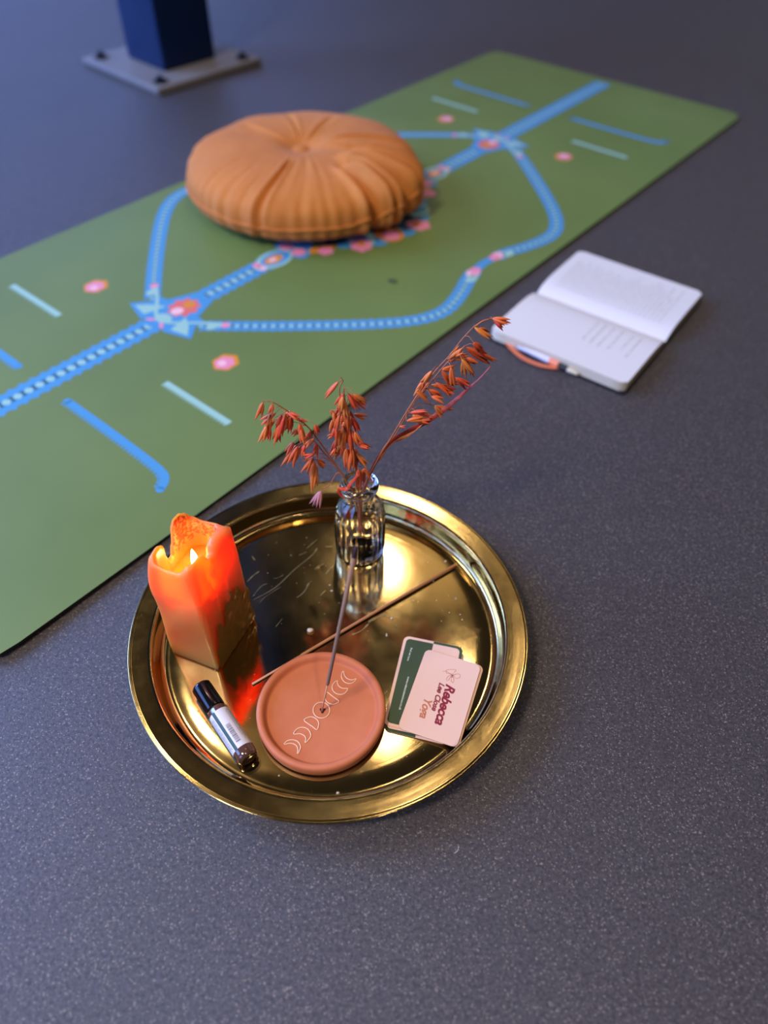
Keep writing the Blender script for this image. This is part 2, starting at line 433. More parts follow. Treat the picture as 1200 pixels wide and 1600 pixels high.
# ------------------------------------------------------------------ floor cushion
cc = Vector((-.158, 1.318, MAT_TOP))
cu = thing('floor_cushion', cc, 'round ochre tufted floor cushion sitting on the green mat', 'cushion')
R0, HC = .205, .100
def folds(a, rr):
    f = 0
    for (ac, wd, dep, r1, r2) in FOLDS:
        da = (a+ (rr-.5)*.25*math.sin(ac*3) - ac + PI) % (2*PI) - PI
        env = max(0, min(1, (rr-r1)/.12))*max(0, min(1, (r2-rr)/.15))
        f -= dep*env*math.exp(-(da/wd)**2)
        f += dep*.45*env*math.exp(-((abs(da)-wd*1.9)/wd)**2)
    return f
FOLDS = [(math.radians(a), w, d, r1, r2) for a, w, d, r1, r2 in (
    (262, .030, .007, .35, 1.6), (148, .06, .0045, .12, .75), (104, .05, .003, .1, .8), (66, .06, .003, .1, .7),
    (14, .05, .008, .25, .98), (-12, .05, .008, .15, .70), (-20, .05, .026, .45, 1.5), (-38, .045, .044, .42, 1.5), (-53, .045, .024, .55, 1.5), (-80, .05, .0015, .3, 1.1),
    (-46, .020, .040, .6, 1.5), (-29, .022, .034, .5, 1.4), (-6, .02, .012, .5, 1.2),
    (236, .03, .0010, .5, 1.3), (218, .03, .0010, .5, 1.2), (188, .05, .0008, .2, .8), (250, .025, .0010, .6, 1.3), (276, .03, .0007, .4, 1.3), (290, .03, .0008, .3, 1.1))]
def cushion_pt(a, t):
    # t 0 = top centre, 1 = side seam, 2 = bottom centre
    if t <= 1:
        ph = t*PI/2
        r = R0*math.sin(ph)**.72 if t > 0 else 0
        z = HC*(.40 + .60*max(0, math.cos(ph))**.62)
        dim = .024*math.exp(-(r/.034)**1.2)
        z -= dim
        rr = r/R0
        k = folds(a, rr*1.0)
        z += k*(1-.4*rr)
        nz = noise.noise(Vector((math.cos(a)*rr*2.5, math.sin(a)*rr*2.5, 1)))*.006*rr
        z += nz
        wr = .0010*math.sin(a*46+3*math.sin(a*5))*max(0, min(1, (rr-.8)/.2))
        r += wr*1.0 + k*.6*max(0, (rr-.6)/.4)
    else:
        ph = (t-1)*PI/2
        r = R0*math.cos(ph)**.5*(1 if t < 2 else 0); z = HC*.40*(1-math.sin(ph)**.7)
        rr = r/R0
        k = folds(a, 1.0+ (t-1)*.3)
        r += k*.6 + .0010*math.sin(a*46+3*math.sin(a*5))
    droop = 1+.03*math.cos(a-math.radians(-40))
    return r*droop*math.cos(a), r*droop*math.sin(a), max(z, 0)
bm = bmesh.new(); NA = 720; prev = None
ts = [0.0]+[i/34 for i in range(1, 35)]+[1+i/14 for i in range(1, 14)]
rings = []
for t_ in ts:
    if t_ == 0:
        rings.append([bm.verts.new((0, 0, cushion_pt(0, 0)[2]))]); continue
    rings.append([bm.verts.new(cushion_pt(2*PI*i/NA, t_)) for i in range(NA)])
for A, B in zip(rings, rings[1:]):
    for i in range(NA):
        j = (i+1) % NA
        if len(A) == 1: bm.faces.new((A[0], B[i], B[j]))
        else: bm.faces.new((A[i], A[j], B[j], B[i]))
bm.faces.new(rings[-1])
obj('cover', bm, M_cloth, cu)
bm = bmesh.new()
pp = []
for i in range(240):
    a = 2*PI*i/240; x, y, z = cushion_pt(a, 1.0); s_ = 1.006; pp.append((x*s_, y*s_, z))
tube(bm, pp+[pp[0]], .0024, 8, cap=False); obj('piping', bm, M_cloth, cu)
bm = bmesh.new(); bmesh.ops.create_uvsphere(bm, u_segments=24, v_segments=12, radius=.017)
bmesh.ops.scale(bm, vec=(1, 1, .5), verts=bm.verts); bmesh.ops.translate(bm, vec=(0, 0, cushion_pt(0, 0)[2]+.003), verts=bm.verts)
obj('tuft_button', bm, M_cloth, cu)

# ------------------------------------------------------------------ steel column far left
pb = [at(196, 88, .014), at(258, 113, .014), at(328, 88, .014)]
cax = (pb[0]-pb[1]).normalized(); 
ca = math.atan2(cax.y, cax.x)
side = .152
ctr = pb[1]+cax*side/2 + Matrix.Rotation(-PI/2, 3, 'Z')@cax*side/2
col = thing('steel_column', (ctr.x, ctr.y, 0), 'square dark blue-black steel column standing on a bolted base plate', 'column', rz=ca)
bm = bmesh.new(); box(bm, (0, 0, 1.6+.014), (side, side, 3.2), bev=.006); obj('shaft', bm, M_steel, col, angle=40)
bm = bmesh.new(); box(bm, (0, 0, .007), (.31, .31, .014), bev=.003); obj('base_plate', bm, M_plate, col, angle=40)
for sx_, sy_ in ((1, 1), (1, -1), (-1, 1), (-1, -1)):
    bm = bmesh.new(); lathe(bm, [(0, .014), (.017, .014), (.017, .017), (.0001, .0172)], 24, sx_*.122, sy_*.122)
    lathe(bm, [(.0100, .017), (.0100, .022), (.0, .0225)], 6, sx_*.122, sy_*.122); lathe(bm, [(.005, .022), (.005, .028), (0, .0285)], 12, sx_*.122, sy_*.122)
    obj('anchor_bolt', bm, M_bolt, col, angle=35)

# ------------------------------------------------------------------ open notebook with pen and ribbon
NZ = .016
A_, B_, C_, D_ = at(776, 515, NZ), at(901, 392, NZ), at(1092, 455, NZ), at(981, 602, NZ)
nc = (A_+B_+C_+D_)/4; ex = ((D_-A_)+(C_-B_)).normalized(); na = math.atan2(ex.y, ex.x)
PWD, PH = .141, .207
nb = thing('notebook', (nc.x, nc.y, 0), 'open lined notebook with a black cover and handwriting, lying on the dark floor', 'notebook', rz=na)
def page_z(y):                       # y from the spine, page block height over the floor
    q = abs(y)/PWD
    return .0045 + .0135*(1-math.exp(-q*9))*(1-.12*q) 
bm = bmesh.new()
prism(bm, rrect(PH+.006, 2*PWD+.008, .009), .0002, .0022, bot=True); obj('cover', bm, M_black, nb, smooth=False)
def pageblock(sgn):
    bm = bmesh.new(); NY, NX = 26, 10
    ys = [sgn*PWD*j/NY for j in range(NY+1)]
    xs = [-PH/2+PH*i/NX for i in range(NX+1)]
    top = []
    for j, y in enumerate(ys):
        row = []
        for i, x in enumerate(xs):
            inset = 0
            dy = PWD-abs(y)
            if dy < .008: inset = .008-math.sqrt(max(0, .008**2-(.008-dy)**2))
            xx = max(-PH/2+inset, min(PH/2-inset, x))
            row.append((xx, y))
        top.append(row)
    T = [[bm.verts.new((x, y, page_z(y))) for x, y in row] for row in top]
    Bt = [[bm.verts.new((x, y, .0022)) for x, y in row] for row in top]
    for j in range(NY):
        for i in range(NX): bm.faces.new((T[j][i], T[j][i+1], T[j+1][i+1], T[j+1][i])).material_index = 0
        for i in (0, NX): bm.faces.new((T[j][i], T[j+1][i], Bt[j+1][i], Bt[j][i])).material_index = 1
    for i in range(NX):
        for j in (0, NY): bm.faces.new((T[j][i], T[j][i+1], Bt[j][i+1], Bt[j][i])).material_index = 1
    return bm
for sgn in (-1, 1): obj('page_block', pageblock(sgn), [M_paper, M_pedge], nb, angle=50)
def writing(sgn, lines, seed):
    rnd = random.Random(seed); bm = bmesh.new()
    for (xl, y0, y1) in lines:
        y = y0
        while y < y1:
            L = rnd.uniform(.004, .013); y2 = min(y1, y+L); n = max(3, int((y2-y)/.0012))
            pts = [(xl+rnd.uniform(-.0011, .0011), y+(y2-y)*k/n, page_z(y+(y2-y)*k/n)+.00025) for k in range(n+1)]
            tube(bm, pts, .00022, 3, cap=False); y = y2+rnd.uniform(.002, .004)
    return bm
# rows of writing run parallel to the spine's cross direction
def rowsx(sgn, ya, yb, rows, seed):
    rnd = random.Random(seed); bm = bmesh.new()
    for y in rows:
        x = ya
        while x < yb:
            L = rnd.uniform(.004, .014); x2 = min(yb, x+L); n = max(3, int((x2-x)/.0012))
            pts = [(x+(x2-x)*k/n, y+rnd.uniform(-.0012, .0012), page_z(y)+.0003) for k in range(n+1)]
            tube(bm, pts, .00022, 3, cap=False); x = x2+rnd.uniform(.002, .004)
    return bm
obj('handwriting', writing(1, [(x, .022, PWD-.014+random.uniform(-.03, 0)) for x in [-.085+.0075*k for k in range(23)]], 3), M_ink, nb)
obj('handwriting', writing(-1, [(x, -PWD+.05+random.uniform(0, .02), -.03) for x in (.012, .024, .036, .05, .066, .078)], 5), M_ink, nb)
# pen lying against the near edge, and the ribbon marker
def npt(px, py, z): return at(px, py, z)
pen = thing('pen', (0, 0, 0), 'slim dark pen with pale blue end, tucked against the near edge of the notebook', 'pen')
p0, p1 = at(779, 523, .007), at(903, 583, .007); pen.location = (p0.x, p0.y, 0)
d_ = (p1-p0); L_ = d_.length; pen.rotation_euler = (0, 0, math.atan2(d_.y, d_.x))
def seg(nm, a, b, r0, r1, m):
    bm = bmesh.new(); tube(bm, [(L_*a, 0, .0053), (L_*(a+.003), 0, .0053), (L_*(b-.003), 0, .0053), (L_*b, 0, .0053)], [r0*.9, r0, r1, r1*.9], 16); obj(nm, bm, m, pen, angle=40)
seg('end_cap', 0, .13, .0046, .0048, plain('pale_blue_plastic', '#8ec2da', .3)); seg('collar', .13, .26, .0046, .0046, M_black)
seg('barrel', .26, .66, .0045, .0045, plain('pale_barrel', '#d5d0de', .3)); seg('band', .66, .77, .0047, .0047, plain('peach_band', '#ec8a62', .5))
seg('grip', .77, .88, .0045, .0042, M_black); seg('tip', .88, 1.0, .0038, .002, plain('cream_tip', '#d9cdb0', .4))
bm = bmesh.new()
rp = spline([at(790, 532, .004), at(800, 545, .003), at(818, 560, .002), at(845, 571, .002), at(872, 574, .003), at(884, 566, .006), at(893, 560, .01)], 6)
W_ = .0035; L = []; Rr_ = []
for i, p in enumerate(rp):
    d = (rp[min(i+1, len(rp)-1)]-rp[max(i-1, 0)]).normalized(); nn = Vector((-d.y, d.x, 0)).normalized()
    L.append(p+nn*W_); Rr_.append(p-nn*W_)
for dz in (0, .0006):
    vs = [(bm.verts.new(a+Vector((0, 0, dz))), bm.verts.new(b+Vector((0, 0, dz)))) for a, b in zip(L, Rr_)]
    for (a, b), (c, d) in zip(vs, vs[1:]): bm.faces.new((a, b, d, c))
inv = (Matrix.Translation(nb.location)@Matrix.Rotation(na, 4, 'Z')).inverted()
bmesh.ops.transform(bm, matrix=inv, verts=bm.verts)
obj('ribbon_marker', bm, M_orange, nb)

# ------------------------------------------------------------------ brass tray
TC = Vector((-.0488, .3872, 0))
bm = bmesh.new()
prof = [(0, .0024), (.05, .0024), (.1, .0024), (.14, .0024), (.151, .0024), (.1535, .0021), (.157, .0021), (.1605, .0027), (.1628, .0048), (.1640, .010), (.1652, .018), (.1657, .0222), (.1662, .0234), (.1668, .0239), (.1674, .0241), (.170, .0243),
        (.178, .0248), (.1835, .0252), (.1848, .0253), (.1858, .0251), (.1866, .0254), (.1872, .0251), (.1873, .0245), (.1866, .0238), (.1848, .0236), (.178, .0234), (.170, .0229), (.1674, .0220), (.1666, .018), (.1656, .015), (.1646, .010), (.1636, .0045), (.162, .0012), (.158, .0004), (.14, .0003), (0, .0003)]
lathe(bm, prof, 256)
for f in bm.faces:
    c = f.calc_center_median(); f.material_index = 1 if math.hypot(c.x, c.y) > .1665 and c.z > .02 else 0
bmesh.ops.recalc_face_normals(bm, faces=bm.faces)
# scratches and specks are marks in the brass surface
def TL(px, py, z=.0026):
    p = at(px, py, z); return Vector((p.x-TC.x, p.y-TC.y, z))
def scratch(pts, w, mi=2):
    Q = spline([TL(*p) for p in pts], 4); L = []; R = []
    rnd = random.Random(int(pts[0][0]*7))
    for i, p in enumerate(Q):
        d = (Q[min(i+1, len(Q)-1)]-Q[max(i-1, 0)]).normalized(); nn = Vector((-d.y, d.x, 0))
        ww = w*rnd.uniform(.3, 1.0)*(1 if 0 < i < len(Q)-1 else .1)
        L.append(bm.verts.new(p+nn*ww)); R.append(bm.verts.new(p-nn*ww))
    for i in range(len(Q)-1): bm.faces.new((R[i], R[i+1], L[i+1], L[i])).material_index = mi
for pts, w in (([(394, 938), (430, 918), (460, 890), (487, 868), (496, 856)], .0005), ([(386, 909), (396, 899), (406, 892)], .0006), ([(394, 933), (408, 916), (418, 912)], .0004),
               ([(405, 943), (415, 932), (440, 916)], .0003), ([(427, 904), (436, 902), (443, 898)], .0003), ([(463, 934), (474, 926), (484, 910)], .0005), ([(478, 917), (484, 909)], .0007),
               ([(430, 980), (437, 972), (441, 966)], .0004), ([(393, 868), (399, 876)], .0004), ([(491, 889), (500, 884), (507, 880)], .0005), ([(508, 854), (519, 854)], .0004), ([(478, 858), (487, 850), (497, 842)], .0004),
               ([(575, 972), (588, 965), (603, 959)], .0016), ([(549, 992), (565, 985), (578, 972)], .001), ([(466, 868), (480, 862)], .0003), ([(509, 897), (515, 889), (521, 884)], .0006), ([(500, 931), (509, 922)], .0005)):
    scratch(pts, w)
rnd = random.Random(3)
spots = [(612, 967, .0012), (604, 993, .0011), (668, 908, .0008), (677, 908, .0009), (696, 877, .0013), (712, 935, .0012), (712, 936, .0011), (682, 938, .0006), (702, 957, .0007), (719, 960, .0008), (646, 938, .0008), (722, 968, .0008), (540, 914, .0009), (515, 914, .0009), (518, 923, .0011)]
for k in range(110):
    a = rnd.uniform(0, 2*PI); r = .145*math.sqrt(rnd.random()); spots.append((None, (r*math.cos(a), r*math.sin(a)), rnd.uniform(.0002, .0006)))
for s_ in spots:
    c = Vector((s_[1][0], s_[1][1], .0026)) if s_[0] is None else TL(s_[0], s_[1])
    n = 7; a0 = rnd.uniform(0, 6); st = rnd.uniform(.5, 1)
    vs = [bm.verts.new(c+Vector((s_[2]*rnd.uniform(.7, 1.2)*math.cos(a0+2*PI*k/n), s_[2]*st*rnd.uniform(.7, 1.2)*math.sin(a0+2*PI*k/n), 0))) for k in range(n)]
    bm.faces.new(vs).material_index = 3
tray = obj('tray', bm, [M_brass, M_rim, M_scr, M_dust], angle=60, fix=False)
tray.location = TC
tag(tray, 'large round brass tray with a wide flat rim on the dark floor', 'tray')
TZ = .0024

# ------------------------------------------------------------------ candle
kF = Vector((-.1513, .3448, 0)); kL = kF+Vector((math.cos(math.radians(159)), math.sin(math.radians(159)), 0))
ux = (kL-kF).normalized(); uy = Vector((ux.y, -ux.x, 0))
if uy.y < 0: uy = -uy
LX, LY = .0505, .0675
kc = kF+ux*LX/2+uy*LY/2
can = thing('pillar_candle', (kc.x, kc.y, TZ), 'lit orange square pillar candle, melted hollow, standing on the left of the brass tray', 'candle', rz=math.atan2(-ux.y, -ux.x))
# local frame: +x from left corner towards front corner, +y to the back
CL = {'F': 1}
HP = .0985                                     # wax pool height
# rim height around the candle, as fraction along the outline starting at the front corner F, counter-clockwise: F -> R -> B -> L -> F
KEY = [(0.0, .1435), (.04, .1440), (.075, .1445), (.10, .1430), (.125, .131), (.15, .131), (.18, .137), (.22, .139), (.29, .1365), (.34, .1330), (.42, .1310), (.47, .1335), (.51, .140), (.55, .1455), (.585, .147), (.603, .143), (.615, .122), (.64, .109), (.665, .109), (.68, .122), (.695, .138), (.72, .1415), (.77, .139), (.83, .136), (.88, .1345), (.93, .136), (1.0, .1435)]
def lean(s):
    s %= 1.0
    K = [(0, .0045), (.1, .004), (.2, .0022), (.28, .0010), (.4, .0010), (.5, .0022), (.6, .004), (.7, .0055), (.76, .0045), (.88, .0050), (1.0, .0045)]
    for (a, h0), (b, h1) in zip(K, K[1:]):
        if a <= s <= b: return h0+(h1-h0)*(s-a)/(b-a)
def rimh(s):
    s %= 1.0
    for (a, h0), (b, h1) in zip(KEY, KEY[1:]):
        if a <= s <= b:
            q = (s-a)/(b-a); q = q*q*(3-2*q); return h0+(h1-h0)*q
    return KEY[0][1]
def outline(s, inset=0.0, rc=.005):
    # rounded rectangle in local frame, s=0 at corner F=(+LX/2,-LY/2); goes along +y to R
    hx, hy = LX/2-inset, LY/2-inset
    Ltot = 2*(LX+LY); d = (s % 1.0)*Ltot
    if d < LY: x, y = hx, -hy+2*hy*d/LY
    elif d < LY+LX: x, y = hx-2*hx*(d-LY)/LX, hy
    elif d < 2*LY+LX: x, y = -hx, hy-2*hy*(d-LY-LX)/LY
    else: x, y = -hx+2*hx*(d-2*LY-LX)/LX, -hy
    ax, ay = abs(x)-(hx-rc), abs(y)-(hy-rc)
    if ax > 0 and ay > 0:
        dd = math.hypot(ax, ay); k = max(ax, ay)/dd
        x = math.copysign(hx-rc+ax*k, x); y = math.copysign(hy-rc+ay*k, y)
    return x, y
bm = bmesh.new(); NP = 320; rings = []
def ring(fn): rings.append([bm.verts.new(fn(i/NP)) for i in range(NP)])
zs = [0, .0012]+[.0045*k for k in range(1, 21)]
RUNS = [(-.016, .095, .128, .0032, .0022), (-.006, .085, .120, .0036, .0026), (.003, .070, .100, .0030, .0020), (-.011, .075, .090, .0022, .0014)]
def sk(x, y, z, s):       # hand-poured: slight wander of the sides
    w = .0009*noise.noise(Vector((x*30, y*30, z*22)))
    ox = 0
    if x > LX/2-.006:                       # wax runs down the right-hand face
        for (yc, z0, z1, r_, h_) in RUNS:
            zz = max(z0-z, z-z1, 0)
            ox += h_*math.exp(-((y-yc-.0015*math.sin(z*90))/r_)**2)*math.exp(-(zz/.004)**2)*(1+.4*math.sin(z*260+yc*900))
        amp = max(0, min(1, (.085-z)/.03))*max(0, min(1, (y+.02)/.02))
        ox += .0014*amp*abs(noise.noise(Vector((y*95, z*60, 3))))
    return x*(1+w/.03)+ox, y*(1+w/.03), z
for z in zs:
    ins = .0008 if z == 0 else 0
    ring(lambda s: sk(*outline(s, ins, .0022+ .004*z/.1), z, s))
def shoulder(q, s):       # 0..1 up the top part of the outer wall
    h = rimh(s); z = .09+(h-.09-.0025)*q
    return z
for q in (.12, .24, .36, .48, .6, .7, .8, .9, 1.0):
    def fn(s, q=q):
        z = shoulder(q, s); k = max(0, (z-.10)/.045)
        ins = lean(s)*k**1.8
        x, y = outline(s, ins, .005+.003*k); return sk(x, y, z, s)
    ring(fn)
def lip(ins_add, dz):
    def fn(s):
        h = rimh(s); k = max(0, (h-.0025-.10)/.045)
        th_ = thick(s); x, y = outline(s, lean(s)*k**1.8+ins_add*th_, .008+.003*k); return sk(x, y, h+dz, s)
    return fn
def thick(s):
    s %= 1
    # thick shoulder on the wall between F and R
    w = 1.0
    if .11 < s < .36: w = 1.0+2.0*math.sin(PI*(s-.11)/.25)**.7
    return w
ring(lip(.0010, -.0004)); ring(lip(.0020, 0)); ring(lip(.0032, -.0006)); 
def inner(q):
    def fn(s):
        h = rimh(s); k = max(0, (h-.0025-.10)/.045)
        ins = lean(s)*k**1.8*(1-q)+.0040*thick(s)*(1-q*.5)+q*.0030
        z = (h-.002)*(1-q)+HP*q
        x, y = outline(s, ins, .012); 
        n_ = .0006*noise.noise(Vector((x*150, y*150, z*150)))
        return x+n_, y+n_, z
    return fn
for q in (0.06, .25, .5, .75, .93, 1.0): ring(inner(q))
ninner0 = len(rings)-7
for ri, (A, B) in enumerate(zip(rings, rings[1:])):
    for i in range(NP):
        j = (i+1) % NP; f = bm.faces.new((A[i], A[j], B[j], B[i]))
        if ri >= ninner0:
            s = (i+.5)/NP; zc = f.calc_center_median().z
            if .33 < s < .64 and zc > .112: f.material_index = 1
bm.faces.new(rings[0][::-1])
cen = bm.verts.new((0, 0, HP-.001)); last = rings[-1]
for i in range(NP): bm.faces.new((last[i], last[(i+1) % NP], cen)).material_index = 2
for f in bm.faces:
    if f.material_index != 2 and all(v.co.z < HP+.004 for v in f.verts) and all(v.co.z > HP-.002 for v in f.verts) and max(abs(f.calc_center_median().x)/(LX/2-.003), abs(f.calc_center_median().y)/(LY/2-.003)) < 1: f.material_index = 2
wax = obj('wax_body', bm, [M_wax, M_soot, M_pool], can, angle=70)
# drip runs and crinkled foil relief on the right-hand face
bm = bmesh.new()
def frame_pt(y, z, out=.0004): return (LX/2+out, y, z)
NYf, NZf = 44, 80
for side_ in (0,):
    G = []
    for j in range(NZf+1):
        z = .0012+.088*j/NZf; row = []
        for i in range(NYf+1):
            y = -LY/2+.0028+(LY-.0056)*i/NYf
            q = Vector((y*70+z*25, z*55, 2.0)); d = noise.noise(q)*.5+noise.noise(q*2.3)*.3
            leafy = abs(math.sin((y*95+z*40)+2.2*noise.noise(Vector((y*40, z*40, 0)))))
            amp = max(0, min(1, (y+.012)/.015))
            row.append(bm.verts.new((LX/2+.0005+.0012+.0010*max(0, d)+amp*.0036*leafy*(.25+max(0, d)), y, z)))
        G.append(row)
    def top_edge(y): return .050+.026*noise.noise(Vector((y*110, 0, 5)))+.020*math.sin((y+.022)*52)
    for j in range(NZf):
        for i in range(NYf):
            yc = -LY/2+LY*i/NYf; zc = .0012+.088*j/NZf
            if zc < top_edge(yc): bm.faces.new((G[j][i], G[j][i+1], G[j+1][i+1], G[j+1][i]))
bmesh.ops.delete(bm, geom=[v for v in bm.verts if not v.link_faces], context='VERTS')
obj('foil_wrap', bm, M_foil, can)
bm = bmesh.new(); wy = .000; wx = .002
tube(bm, [(wx, wy, HP-.001), (wx+.0002, wy, HP+.004), (wx+.001, wy, HP+.0075)], [.0008, .0008, .0006], 8); obj('wick', bm, M_wick, can)
bm = bmesh.new()
fp = [(.0003, .0), (.0021, .0020), (.0033, .006), (.0036, .0095), (.0029, .016), (.0017, .022), (.0006, .0258), (0, .0275)]
lathe(bm, [(r, HP+.0060+z) for r, z in fp], 24, wx+.0005, wy); obj('flame', bm, M_flame, can)
flame_w = can.matrix_basis @ Vector((wx, wy, HP+.014))

# ------------------------------------------------------------------ ribbed glass bottle vase
vc = Vector((-.0245, .4925, TZ))
va = thing('glass_vase', vc, 'small clear ribbed glass bottle vase holding dried grass at the back of the tray', 'vase')
bm = bmesh.new()
def rib(a, z):
    k = max(0, min(1, (z-.006)/.006))*max(0, min(1, (.074-z)/.012)); return 1+.022*k*math.cos(20*a)
outer = [(0, .0), (.018, .0), (.0235, .0008), (.0252, .004), (.0255, .012), (.0257, .035), (.0257, .057), (.0252, .064), (.0236, .0705), (.0205, .0765), (.0168, .0805), (.0142, .0833), (.0133, .0865), (.0133, .0925), (.0146, .0948), (.0174, .0965), (.0190, .0990), (.0192, .1015), (.0184, .1042), (.0162, .1060)]
inn = [(.0138, .1058), (.0120, .1035), (.0116, .0985), (.0116, .0870), (.0125, .0835), (.0155, .0800), (.0195, .0750), (.0224, .0690), (.0238, .062), (.0240, .05), (.0240, .012), (.0225, .0062), (.016, .0040), (0, .0044)]
lathe(bm, outer+inn, 160, rad=rib); obj('bottle', bm, M_glass, va)

# ------------------------------------------------------------------ dried grass sprigs
def husk_mesh(seed):
    rnd = random.Random(seed); bm = bmesh.new()
    for (tilt, az, ln, w) in ((rnd.uniform(.04, .09), 0, 1, .09), (rnd.uniform(.1, .22), 2.3, .92, .085), (rnd.uniform(.1, .28), 4.2, .88, .075)):
        n = 9; R_ = Matrix.Rotation(az, 3, 'Z')@Matrix.Rotation(tilt, 3, 'Y')
        prof_ = []
        for k in range(n+1):
            t_ = k/n; r = w*math.sin(PI*min(1, t_**.75))**.9 if 0 < k < n else .004
            prof_.append((R_@Vector((.10*t_*t_*math.cos(az), 0, ln*t_)), max(r, .004)))
        tube(bm, [p for p, r in prof_], [r for p, r in prof_], 7)
    me = bpy.data.meshes.new('spikelet'); bmesh.ops.recalc_face_normals(bm, faces=bm.faces); bm.to_mesh(me); bm.free()
    me.materials.append(M_husk); me.polygons.foreach_set('use_smooth', [True]*len(me.polygons))
    return me
HM = [husk_mesh(s) for s in range(4)]
HMp = HM[0].copy(); HMp.materials.clear(); HMp.materials.append(M_pale)
def cp(x, y): return 380+x/2.7273, 480+y/2.7273            # crop pixels to photo pixels
def sprig(name, label, mains, husks, depth, seed, pale=()):
    rnd = random.Random(seed)
    root = Vector((vc.x, vc.y, TZ+.0))
    g = thing('dried_grass_sprig', root, label, 'dried grass', group='dried grass sprigs in the glass bottle')
    bm = bmesh.new(); nodes = []
    for m in mains:
        P = [at_y(*cp(x, y), vc.y+depth(x, y)) for x, y in m]
        if m[0][1] > 700 and name != 'x':
            P = [Vector((vc.x+rnd.uniform(-.004, .004), vc.y+rnd.uniform(-.004, .004), TZ+.030)), Vector((vc.x*.6+P[0].x*.4, vc.y, TZ+.086))] + P
        Q = spline(P, 8); nodes += Q[8:] if len(Q) > 20 else Q
        tube(bm, [q-root for q in Q], [.0009-.0005*k/len(Q) for k in range(len(Q))], 6)
    for i, (x0, y0, x1, y1) in enumerate(husks):
        yd = vc.y+depth(x0, y0)+rnd.uniform(-.011, .011)
        a = at_y(*cp(x0, y0), yd); b = at_y(*cp(x1, y1), yd+rnd.uniform(-.006, .006))
        L = (b-a).length
        o = bpy.data.objects.new('spikelet', HMp if i in pale else HM[rnd.randrange(4)]); C.objects.link(o); o.parent = g
        o.location = a-root
        o.rotation_mode = 'QUATERNION'; o.rotation_quaternion = (b-a).to_track_quat('Z', 'Y') @ Matrix.Rotation(rnd.uniform(0, 6.28), 3, 'Z').to_quaternion()
        wf = max(.85, min(1.5, .019/L)); o.scale = (L*wf, L*wf, L)
        q = min(nodes, key=lambda n_: (n_-a).length + .6*abs(n_.z-a.z) + (0.02 if n_.z > a.z+.004 else 0))
        mid = (q+a)/2+Vector((0, 0, .25*(a-q).length))
        tube(bm, [v-root for v in spline([q, mid, a], 4)], .00028, 4, cap=False)
    obj('stem', bm, M_stem, g)
    return g, root
Lh = [(84,405,58,478),(126,412,110,462),(140,450,68,500),(135,478,92,520),(100,505,75,582),(110,500,105,575),(165,455,140,520),(180,450,172,520),(160,500,128,582),(150,520,145,580),(205,465,190,540),(230,470,270,495),(190,450,245,480),(240,495,250,560),(235,520,215,545),(245,520,255,590),(215,575,180,630),(230,585,170,675),(235,590,195,680),(245,590,215,660),(285,530,268,565),(305,500,320,545),(265,585,250,620),(300,560,262,600),(312,580,305,640),(300,625,255,640),(290,650,255,705),(300,650,275,720),(300,655,300,780),(312,690,308,770),(310,650,355,670),(318,655,345,683),(300,640,260,670),(225,520,200,545),(255,600,262,650),(115,455,95,545),(175,470,150,560),(200,440,175,500),
      (330,782,292,850),(332,782,316,862)]
Lm = [[(452,760),(400,680),(330,580),(270,505),(200,450),(126,405),(84,402)], [(440,745),(405,690),(340,615),(300,570),(245,560)], [(445,750),(405,705),(370,755),(330,782)]]
Ch = [(408,315,340,392),(430,365,395,440),(420,390,400,470),(445,365,490,445),(455,370,530,435),(470,370,530,410),(460,380,515,400),(470,455,535,468),(370,440,400,465),(385,450,395,500),(380,480,378,530),(415,440,400,520),(425,450,430,540),(440,440,450,530),(455,440,470,520),(465,470,495,540),(400,500,385,570),(410,520,395,600),(430,510,420,620),(445,520,440,600),(460,520,480,600),(475,530,500,590),(400,560,380,640),(415,580,400,650),(430,590,425,640),(440,600,445,700),(455,590,465,690),(465,600,460,700),(475,600,500,680),(485,570,545,610),(490,590,540,600),(480,620,535,680),(490,640,530,670),(450,470,440,560),(435,480,410,560),(395,540,355,555),(405,620,385,630),(470,640,480,700),(430,400,445,480),(410,460,392,540),(425,380,415,450),(395,600,375,640),(445,640,440,690),(455,540,462,620),(490,690,490,785),(515,695,500,760)]
Cm = [[(490,770),(485,700),(470,600),(450,480),(435,400),(428,345)], [(490,760),(470,640),(430,470),(410,360),(425,312),(410,315)]]
Rh = [(1060,48,1145,65),(1065,50,1115,92),(985,85,1060,140),(1005,90,1050,120),(980,150,1020,190),(950,170,1070,235),(990,165,1040,210),(1000,190,1065,240),(890,220,970,205),(870,225,940,165),(880,235,930,180),(900,210,940,185),(940,220,940,300),(950,225,980,300),(950,215,1000,240),(845,265,910,260),(845,270,885,330),(885,255,890,350),(900,300,975,330),(905,305,960,345),(805,270,760,335),(790,320,735,400),(760,330,735,380),(790,350,845,375),(800,330,890,350),(820,320,890,370),(790,345,850,405),(800,380,860,405),(850,340,905,360),(740,360,790,400),(815,420,900,435),(815,420,855,470),(710,450,790,440),(720,470,800,500),(695,485,780,470),(730,440,810,470),(665,508,695,510),(750,480,800,490),(850,350,900,375),(930,220,985,290),(770,310,745,360),(720,460,775,485),(860,310,920,330)]
Rm = [[(510,780),(540,710),(580,640),(640,540),(700,440),(760,350),(820,270),(880,205),(930,140),(985,80)], [(520,775),(550,700),(600,600),(650,540),(720,420),(790,330),(870,235),(945,165)], [(985,85),(1020,60),(1060,48)]]
g1, r1 = sprig('l', 'dried orange-red oat grass sprig arching out over the left of the bottle', Lm, Lh, lambda x, y: -.012+.00004*(450-x)*-1, 11, pale=(38, 39))
g2, r2 = sprig('c', 'dense rust-red oat grass sprig standing upright over the middle of the bottle', Cm, Ch, lambda x, y: -.004, 12)
